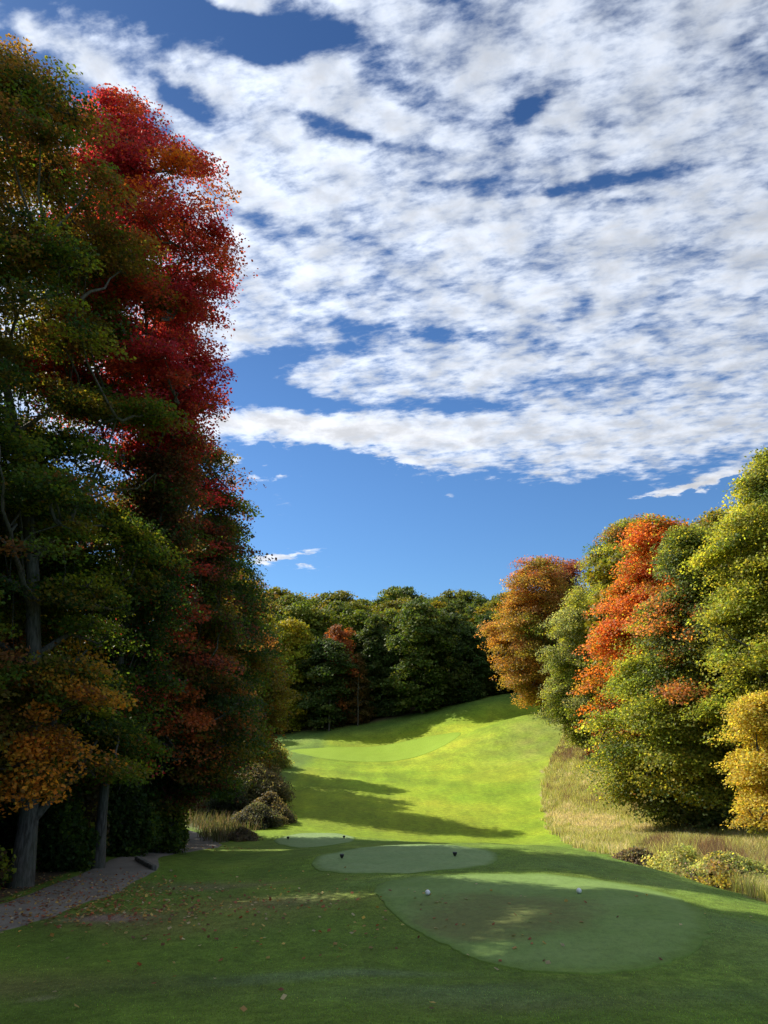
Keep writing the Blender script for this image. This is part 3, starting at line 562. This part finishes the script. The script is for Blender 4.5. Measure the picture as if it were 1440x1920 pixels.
# ---- shared trees for the woods: five crowns of unit height 20 m, copied with their own size and leaf tint
def variant(seed, prof, n_clump=520, per=34, size=.42, clump=(1.3, .55), lump=.3):
    return make_tree('forest_tree', (0, 0, 0), prof, 0, n_clump, per, size, [((.062,.095,.020),2),((.085,.105,.022),1),((.05,.08,.02),1)], seed, clump=clump, trunk_r=.24, tint=True, lump=lump, limbs=9, gap=-1.6)
VP = [[(.4,0,2.2),(4,0,3.6),(8,.2,4.4),(12,0,4.2),(16,-.2,3.2),(18.5,0,1.9),(20,0,.5)],
      [(.4,0,2.4),(4,.2,4.2),(9,0,4.8),(13,-.2,4.4),(17,0,2.8),(20,.3,.6)],
      [(.4,0,2.8),(4,0,3.5),(9,0,3.3),(14,0,2.4),(18,0,1.1),(20,0,.2)],
      [(1,0,2.4),(6,0,3.8),(11,.4,4.6),(15,.2,4.2),(18,-.3,2.8),(20,0,1.)]]
VAR = [variant(101 + i, p_) for i, p_ in enumerate(VP)]
first = [True] * len(VAR)
def put(vi, x, y, hgt, wid, tint, label, group, rz, name='forest_tree'):
    src = VAR[vi]
    if first[vi]: r_ = src; first[vi] = False; ch = list(src.children)
    else:
        r_ = src.copy(); COL.objects.link(r_); ch = []
        for c_ in list(src.children):
            q = c_.copy(); COL.objects.link(q); q.parent = r_; ch.append(q)
    r_.location = (x, y, h1(x, y) - .1); r_.rotation_euler = (0, 0, rz); r_.scale = (wid, wid, hgt / 20.0)
    for c_ in ch: c_.color = (*tint, 1)
    r_.name = name; tag(r_, label, 'tree', group); return r_
rv = np.random.default_rng(77)
ORD = 'first second third fourth fifth sixth seventh eighth ninth tenth eleventh twelfth thirteenth fourteenth fifteenth sixteenth seventeenth eighteenth nineteenth twentieth twenty-first twenty-second twenty-third twenty-fourth'.split()
T_OR = (3.6, 1.35, .9); T_YO = (4.2, 2.5, .8); T_RD = (4.2, 1.0, 1.3); T_G = (1.7, 1.5, .8); T_D = (.85, .9, .9); T_O = (2.3, 1.5, .8)  # autumn tints; the brighter, yellower ones also carry painted sunlight
# front row of the far woods: (px, top py, half width px, distance, tint, variant, label)
FR = [(492,1150,30,150,T_YO,0,'yellow orange tree of the far woods, beside the left woodland'),
      (548,1158,36,150,(3.5,2.4,.9),1,'tree with golden orange crown at the left end of the far woods'),
      (612,1198,38,147,T_D,3,'dark green tree in front of the far woods over the bare trunks'),
      (630,1172,30,150,T_RD,0,'tree of the far woods with a dusky red top'),
      (668,1225,24,149,(1.7,.8,.9),2,'low brownish tree behind a thin bare trunk in the far woods'),
      (700,1148,34,153,T_D,2,'tall dark green conical tree left of centre in the far woods'),
      (745,1165,30,151,T_D,2,'smaller dark conical tree at the middle of the far wood edge'),
      (792,1124,42,146,(1.15,1.15,.9),3,'big round topped green tree at the middle of the far woods'),
      (848,1145,34,148,T_D,1,'dark green tree right of the big round topped one'),
      (888,1168,28,147,(.8,.95,1.1),2,'narrow bluish dark tree near the right end of the far woods'),
      (925,1145,32,151,T_D,0,'dark green tree next to the golden orange maple on the crest'),
      (965,1140,34,156,T_D,3,'dark tree of the far woods behind the golden orange crown')]
for (px, ty, hw, dp, tn, vi, lb) in FR:
    x = at(px, 1300, dp)[0]; z0 = h1(x, dp); zt_ = at(px, ty, dp)[2]; wd = hw / F * dp * 1.2 / 4.4
    put(vi, x, dp, zt_ - z0, wd, tn, lb, 'trees of the far woods', rv.uniform(0, 6))
rows = [('middle slope', 163, 1132, 8, 14), ('upper slope', 180, 1122, 6, 15), ('skyline', 204, 1108, 8, 18)]
for (nm, dp, ty, jt, cnt) in rows:
    for k in range(cnt):
        px = 462 + (985 - 462) * (k + .5) / cnt + rv.uniform(-8, 8); d_ = dp + rv.uniform(-5, 5)
        x = at(px, 1300, d_)[0]; z0 = h1(x, d_); zt_ = at(px, ty + rv.uniform(-jt, jt) + (12 if abs(px - 690) < 25 else 0), d_)[2]
        tn = [T_G, T_O, (1.5, 1.3, .8), T_D, (2.6, 1.5, .8)][rv.choice(5, p=[.3, .27, .2, .15, .08])]
        if nm == 'skyline' and k == 0: tn = T_OR
        put(int(rv.integers(0, 4)), x, d_, zt_ - z0, (zt_ - z0) / 20 * rv.uniform(.95, 1.15), tn, f'tree of the far woods on the {nm}, {ORD[k]} from the left', 'trees of the far woods', rv.uniform(0, 6))
# woods behind the left edge: they close the gaps; unseen ones are added to throw shade over the tees
LF = [(-23,15,26),(-28,24,25),(-21,29,22),(-28,35,20),(-19,38,19),(-24,45,18),(-30,50,18),(-21,55,12),(-29,60,14),(-36,44,18),(-36,66,16),(-18,94,17),(-20,85,19),(-25,70,13),(-40,30,24),(-36,20,26),(-45,56,18),(-23,8,25),(-29,10,26),(-24,-1,24),(-33,-4,25)]
lbl = 'on the left woodland floor'
for k, (x, y, hh) in enumerate(LF):
    px, py = proj((x, y, h1(x, y)))
    put(k % 4, x, y, hh, hh / 20 * 1.05, [T_D, (1, 1, .9), (1.4, 1.0, .9), T_D][k % 4],
        f'shadowed tree deep in the left woods, {ORD[k]} of the dark ranks behind the olive maple', 'dark trees deep in the left woods', k * 1.3)
BK = [(-52,118,16),(-46,132,18),(-60,140,20),(-36,146,19),(-58,100,15)]
for k, (x, y, hh) in enumerate(BK):
    put((k + 1) % 4, x, y, hh, hh / 20 * 1.1, [T_YO, T_D, T_G][k % 3], f'tree behind the left woodland edge beyond the shrubs, {ORD[k]} in depth', 'trees joining the left and far woods', k * 2.1)
RF = [(32,62,21),(26,74,21),(32,84,21),(30,98,20),(38,72,22),(42,90,22),(34,112,19),(30,124,19),(40,54,22),(40,128,20),(36,140,20),(33,155,20),(44,150,20),(34,50,20)]
for k, (x, y, hh) in enumerate(RF):
    put((k + 2) % 4, x, y, hh, hh / 20 * 1.05, [T_G, T_O, T_D][k % 3], f'tree in the depth of the right woods, {ORD[k]} behind the sunlit row', 'trees deep in the right woods', k * 1.7)

# thin bare trunks standing at the foot of the far woods
for (px, py, tp_, dp, rr) in [(671,1357,1270,146,.11),(617,1368,1310,144,.17)]:
    x = at(px, py, dp)[0]; z = h1(x, dp); T = Tubes(); zt_ = at(px, tp_, dp)[2] - z
    T.add([(0,0,-.3),(.05,0,zt_*.3),(-.08,.05,zt_*.6),(.1,0,zt_)], [rr*1.2, rr, rr*.8, rr*.5], 8)
    for q in range(5):
        a_ = q * 2.2; zz1 = zt_ * (.45 + .1 * q); T.add([(0,0,zz1),(math.cos(a_)*.9,math.sin(a_)*.9,zz1+.5),(math.cos(a_)*1.8,math.sin(a_)*1.8,zz1+.7)], [.05,.03,.01], 5)
    root = empty('bare_tree', (x, dp, z)); T.build('trunk', M_BARK, root)
    tag(root, 'thin bare trunk standing in front of the far woods' if px > 650 else 'stout short trunk under the dark tree of the far woods', 'tree')

# ------------------------------------------------------------------ shrubs
def shrub(name, px, py, dp, wpx, hpx, pal, seed, label, group, n=220, per=60, size=.12, cat='shrub'):
    x = at(px, py, dp)[0]; z0 = h1(x, dp); s_ = dp / F; r = wpx / 2 * s_; hh = hpx * s_
    rw = [(.03*hh,0,r*.8),(.25*hh,0,r),(.5*hh,0,r*.8),(.75*hh,0,r*.45),(hh,0,r*.1)]
    return make_tree(name, (x, dp, z0), rw, dp, n, per, size, pal, seed, clump=(r*.30, hh*.16), trunk_r=.04, label=label, cat=cat, group=group, lump=.6, limbs=9, gap=-.9, trunk_top=.6)
B1 = [((.105,.085,.045),2),((.12,.105,.055),2),((.10,.11,.04),2),((.07,.07,.035),1)]
shrub('shrub', 470, 1545, 66, 110, 66, B1, 201, 'large brownish shrub beside the fairway below the olive and orange maple', 'shrubs at the left fairway edge', 520, 70, .13)
shrub('shrub', 508, 1548, 60, 64, 42, B1, 206, 'brown and ochre shrub forming the fairway tip of the shrub patch', 'shrubs at the left fairway edge', 300, 60, .12)
shrub('shrub', 480, 1562, 56, 76, 34, [((.08,.085,.05),2),((.10,.09,.05),1),((.24,.18,.03),.5)], 202, 'low grey green shrub with ochre tips in front of the large brownish one', 'shrubs at the left fairway edge', 260, 60, .11)
shrub('shrub', 420, 1555, 62, 80, 62, [((.035,.05,.025),2),((.08,.07,.04),1)], 203, 'dark dense shrub left of the large brownish one', 'shrubs at the left fairway edge', 300, 60, .12)
shrub('shrub', 452, 1578, 48, 60, 15, [((.12,.10,.06),2),((.10,.12,.04),1)], 204, 'little dark shrub closest to the farthest small tee', 'shrubs at the left fairway edge', 150, 50, .10)
shrub('shrub', 505, 1455, 98, 70, 40, [((.26,.28,.09),2),((.16,.18,.06),1)], 205, 'sunlit pale green shrub where the left woods open to the green', 'shrubs at the left fairway edge', 200, 60, .18)
UB = [(G_DK,2.4),(G_MD,1.8),(G_YL,.5),((.08,.06,.03),1)]
for k, (px, py, dp, wp, hp, lb) in enumerate([(-70,1700,22,150,150,'dark leafy bush left of the nearest trunk'),(105,1640,27,100,130,'dark leafy bush between the two near trunks'),(150,1618,30,110,130,'dark bush reaching over the path beside the slim trunk'),
        (228,1606,33,90,110,'dark bush right of the slim trunk behind the path'),(285,1600,36,90,110,'dark bush under the dark maple at the path bend'),(305,1592,39.5,50,80,'dark bush at the inner corner of the path bend'),(60,1640,31,160,230,'tall dark sapling thicket behind the nearest trunk'),(200,1596,37,150,210,'tall dark sapling thicket behind the slim trunk'),(262,1580,44,110,170,'tall dark sapling thicket behind the path bend')]):
    shrub('bush', px, py, dp, wp, hp, UB, 220 + k, lb, 'undergrowth bushes of the left woods', 300, 60, .14, 'bush')
WB = [((.34,.34,.12),2),((.24,.27,.09),2),((.36,.28,.14),1),((.16,.16,.07),1),((.45,.38,.06),.5)]  # weed colours, lightened in place of sun the clumps don't get
shrub('weed_clump', 1285, 1672, 30.5, 110, 50, WB, 241, 'leafy weed clump jutting out from the dry meadow at the mown edge', 'weed clumps at the meadow edge', 320, 60, .09, 'weeds')
shrub('weed_clump', 1200, 1625, 36, 75, 30, [((.16,.12,.08),2),((.2,.19,.09),1)], 242, 'darker brown weed clump left of the leafy one', 'weed clumps at the meadow edge', 220, 55, .09, 'weeds')
shrub('weed_clump', 1370, 1690, 26.5, 140, 50, WB, 243, 'tall mixed weed clump right of the leafy one', 'weed clumps at the meadow edge', 320, 60, .08, 'weeds')

# ------------------------------------------------------------------ tall dry grass, mown blades, fallen leaves (nobody could count them)
def blades(name, pts, hgt, wdt, lean, cols, rng, mat, label, cat, n_seg=2, seed_heads=False):
    n = len(pts); z = hz(pts[:, 0], pts[:, 1]); a_ = rng.uniform(0, 2 * np.pi, n); ln = lean * hgt * rng.uniform(.2, 1.2, n)
    b0 = np.column_stack([pts, z - .02]); wd = np.column_stack([np.cos(a_), np.sin(a_), 0 * a_]) * (wdt / 2)[:, None]
    la = rng.uniform(0, 2 * np.pi, n); ld = np.column_stack([np.cos(la), np.sin(la), 0 * la]) * ln[:, None]
    m_ = b0 + ld * .3 + np.array([0, 0, 1.]) * (hgt * .6)[:, None]; t_ = b0 + ld + np.array([0, 0, 1.]) * hgt[:, None]
    V = np.stack([b0 - wd, b0 + wd, m_ + wd * .8, m_ - wd * .8, t_ + wd * .15, t_ - wd * .15], 1).reshape(-1, 3)
    i = np.arange(n)[:, None] * 6; Fq = np.concatenate([i + np.array([[0, 1, 2, 3]]), i + np.array([[3, 2, 4, 5]])])
    tip = np.repeat(cols, 6, 0); o_ = np_mesh(name, V, Fq, mat, col=np.clip(tip, 0, 1))
    return tag(o_, label, cat, kind='stuff')
rb_ = np.random.default_rng(5)
def scatter(poly, n, bias=1.0):
    P_ = np.array(poly); lo, hi = P_.min(0), P_.max(0); out_ = []
    tot = 0
    while tot < n:
        x = rb_.uniform(lo[0], hi[0], 60000); y = lo[1] + (hi[1] - lo[1]) * rb_.uniform(0, 1, 60000) ** bias
        k = inpoly(x, y, poly) & (np.abs(x) < .56 * y + 3); out_.append(np.column_stack([x[k], y[k]])); tot += k.sum()
    return np.concatenate(out_)[:n]
MP = scatter(MEADOW, 340000, 1.5); mp3 = np.column_stack([MP, 0 * MP[:, 0]])
n1 = SinNoise(rb_, .10)(mp3); n2 = SinNoise(rb_, .4)(mp3); n3 = SinNoise(rb_, .05)(mp3)
kb = (n1 * .6 + n2 * .5 + rb_.normal(0, .7, len(MP)))
mc = np.where((kb > .9)[:, None], np.array([[.17,.115,.08]]), np.where((kb > -.1)[:, None], np.array([[.38,.38,.15]]), np.where((kb > -.9)[:, None], np.array([[.26,.31,.08]]), np.array([[.48,.43,.28]]))))
mc = mc * np.exp(rb_.normal(0, .22, (len(MP), 1)))
mh = np.clip(.44 + .14 * n1 + .10 * n3, .25, 1.1) * rb_.uniform(.6, 1.3, len(MP)); mh = mh * np.clip((MP[:, 1] - 15) / 15 + .6, .5, 1)
blades('tall_grass', MP, mh, .006 + .00042 * MP[:, 1] * rb_.uniform(.6, 1.5, len(MP)), .45, mc, rb_, M_GRASS, 'tall dry straw coloured grass and weeds covering the meadow on the right', 'grass')
LP = scatter(LWEED, 50000, 1.3); lc_ = np.array([[.065,.078,.030]]) * np.exp(rb_.normal(0, .3, (len(LP), 1))); k = rb_.uniform(size=len(LP)) < .3; lc_[k] = np.array([.15,.11,.08])
blades('tall_weeds', LP, rb_.uniform(.3, .8, len(LP)), .012 + .0006 * LP[:, 1], .45, lc_, rb_, M_GRASS, 'rough grey green weeds between the path bend and the fairway', 'weeds')
# mown blades, near ground only
FP = []
yy = 8.5 + (30 - 8.5) * rb_.uniform(0, 1, 420000) ** 1.7; xx = rb_.uniform(-.58, .58, len(yy)) * yy + rb_.normal(0, .3, len(yy))
def clear(x, y):
    k = np.ones(len(x), bool)
    for T_ in (T1, T2, T3): k &= ~inpoly(x, y, T_)
    k &= ~inpoly(x, y, MEADOW) & ~inpoly(x, y, LWOOD)
    P_ = np.array([q[:2] for q in pc]); W_ = np.array([q[2] for q in pc])
    for a_, b_, w_ in zip(P_[:-1], P_[1:], W_):
        t = np.clip(((x - a_[0]) * (b_[0] - a_[0]) + (y - a_[1]) * (b_[1] - a_[1])) / ((b_ - a_) @ (b_ - a_)), 0, 1)
        k &= np.hypot(x - a_[0] - t * (b_[0] - a_[0]), y - a_[1] - t * (b_[1] - a_[1])) > w_ / 2 + .05
    return k
k = clear(xx, yy); NP = np.column_stack([xx[k], yy[k]])
def bil(A_, x, y):
    i = np.clip(np.searchsorted(GX, x) - 1, 0, nx - 2); j = np.clip(np.searchsorted(GY, y) - 1, 0, ny - 2); return A_.reshape(ny, nx, 3)[j, i]
nc = 1.15 * bil(gc, NP[:, 0], NP[:, 1]) * np.exp(rb_.normal(0, .42, (len(NP), 1)) + .14 * SinNoise(rb_, .5)(np.column_stack([NP, 0 * NP[:, 0]]))[:, None]) * (1 + rb_.normal(0, .14, (len(NP), 3)))
blades('mown_grass', NP, rb_.uniform(.012, .038, len(NP)), .002 + .00038 * NP[:, 1] * rb_.uniform(.6, 1.4, len(NP)), .9, nc, rb_, M_GRASS, 'short mown grass around the tees in the foreground', 'grass')
# fallen leaves
def litter(specs):
    P_ = []
    for (px, py, rx, ry, n) in specs:
        cx, cy = gpx(px, py); P_.append(np.column_stack([cx + rb_.normal(0, rx, n), cy + rb_.normal(0, ry, n)]))
    P_ = np.concatenate(P_); P_ = P_[P_[:, 1] > 8]
    n = len(P_); z = hz(P_[:, 0], P_[:, 1]) + .045; cen = np.column_stack([P_, z])
    pal = np.array([(.30,.10,.06),(.22,.08,.05),(.34,.20,.08),(.40,.33,.22),(.16,.08,.05),(.42,.30,.10)]); c_ = pal[rb_.integers(0, 6, n)] * np.exp(rb_.normal(0, .25, (n, 1)))
    rd = rb_.normal(size=(n, 3)); rd[:, 2] = 0; rd /= np.linalg.norm(rd, axis=1)[:, None]
    o_ = leaves_mesh(cen, rd, rb_, .085, up=1.2, outw=0, rnd=.35, colr=c_, name='fallen_leaves'); return tag(o_, 'scattered brown and red fallen leaves on the path and grass', 'leaves', kind='stuff')
litter([(120,1690,2.6,1.6,900),(190,1712,1.4,.8,300),(330,1710,2.2,1.8,120),(440,1720,2.2,1.6,60),(560,1700,1.6,1.4,70),(100,1655,3,1.5,700),(640,1740,1.6,2,40),(950,1720,2.6,2.2,50),(370,1590,1.5,1.5,120),(500,1860,4,1.5,14),(300,1790,3,2,30)])

# ------------------------------------------------------------------ tee markers and path edging
import bmesh
def bm_obj(name, bm, mat, parent=None, smooth=True):
    me = bpy.data.meshes.new(name); bm.to_mesh(me); bm.free(); me.materials.append(mat)
    for q in me.polygons: q.use_smooth = smooth
    o_ = bpy.data.objects.new(name, me); COL.objects.link(o_)
    if parent is not None: o_.parent = parent
    return o_
M_WHITE = plain('white_plastic', (.8, .8, .8), .35); M_BLACK = plain('black_plastic', (.012, .012, .013), .4); M_STEEL = plain('spike_steel', (.2, .2, .2), .4)
def ball_marker(x, y, label):
    """golf ball shaped marker on a spike: a dimpled white sphere"""
    root = empty('tee_marker', (x, y, h1(x, y) + .02)); r = .062; bm = bmesh.new(); bmesh.ops.create_icosphere(bm, subdivisions=5, radius=r)
    gp = []; n = 150
    for i in range(n):
        zz2 = 1 - 2 * (i + .5) / n; a_ = i * 2.399963; q = math.sqrt(1 - zz2 * zz2); gp.append((q * math.cos(a_), q * math.sin(a_), zz2))
    gp = np.array(gp)
    for v_ in bm.verts:
        dd = 1 - (gp @ np.array(v_.co.normalized())).max(); v_.co *= 1 - .035 * max(0, 1 - dd / .006)
        v_.co.z += r * .95
    bm_obj('ball', bm, M_WHITE, root)
    bm = bmesh.new(); bmesh.ops.create_cone(bm, segments=12, radius1=.003, radius2=.008, depth=.12, cap_ends=True)
    for v_ in bm.verts: v_.co.z -= .045
    bm_obj('spike', bm, M_STEEL, root); return tag(root, label, 'tee marker', 'white ball tee markers')
ball_marker(*mk[0], 'white ball tee marker left of the worn patch on the nearest tee')
ball_marker(*mk[1], 'white ball tee marker on the right side of the nearest tee')
def block_marker(x, y, label, group):
    """small black marker: rounded block that narrows to its spike"""
    root = empty('tee_marker', (x, y, h1(x, y) + .02)); prof = [(.0, .022), (.02, .035), (.06, .062), (.10, .076), (.128, .078), (.142, .066), (.146, .03)]
    bm = bmesh.new(); rings = []; k = 16
    for (z_, r_) in prof:
        rings.append([bm.verts.new((r_ * math.copysign(abs(math.cos(a_)) ** .6, math.cos(a_)), r_ * .8 * math.copysign(abs(math.sin(a_)) ** .6, math.sin(a_)), z_)) for a_ in [2 * math.pi * i / k for i in range(k)]])
    for a_, b_ in zip(rings[:-1], rings[1:]):
        for i in range(k): bm.faces.new((a_[i], a_[(i + 1) % k], b_[(i + 1) % k], b_[i]))
    bm.faces.new(rings[-1]); bm.faces.new(rings[0][::-1]); bm_obj('block', bm, M_BLACK, root)
    bm = bmesh.new(); bmesh.ops.create_cone(bm, segments=12, radius1=.003, radius2=.009, depth=.12, cap_ends=True)
    for v_ in bm.verts: v_.co.z -= .055
    bm_obj('spike', bm, M_STEEL, root); return tag(root, label, 'tee marker', group)
block_marker(*mk[2], 'black tee marker at the left of the middle tee', 'black tee markers')
block_marker(*mk[3], 'black tee marker at the right of the middle tee', 'black tee markers')
block_marker(*mk[4], 'black tee marker at the left of the farthest small tee', 'black tee markers')
block_marker(*mk[5], 'black tee marker at the right of the farthest small tee', 'black tee markers')
M_WOOD = bark_mat('weathered_timber', (.05, .045, .04, 1), (.20, .19, .17, 1))
def timber(p, q, label, rr=.09):
    p = Vector((*p, h1(*p) + .07)); q = Vector((*q, h1(*q) + .07)); d_ = q - p; bm = bmesh.new(); bmesh.ops.create_cube(bm, size=1)
    for v_ in bm.verts: v_.co = Vector((v_.co.x * d_.length * .985, v_.co.y * .17, v_.co.z * .20))
    bmesh.ops.bevel(bm, geom=bm.edges[:], offset=.02, segments=2, affect='EDGES'); o_ = bm_obj('edging_timber', bm, M_WOOD, smooth=False)
    o_.location = (p + q) / 2; o_.rotation_euler = d_.to_track_quat('X', 'Z').to_euler(); return tag(o_, label, 'timber', 'edging timbers beside the path')
e0, e1, e2 = gpx(256, 1614), gpx(274, 1625), gpx(289, 1633)
timber(e0, e1, 'weathered timber edging the path, the farther of the two'); timber(e1, e2, 'weathered timber edging the path, the nearer of the two')
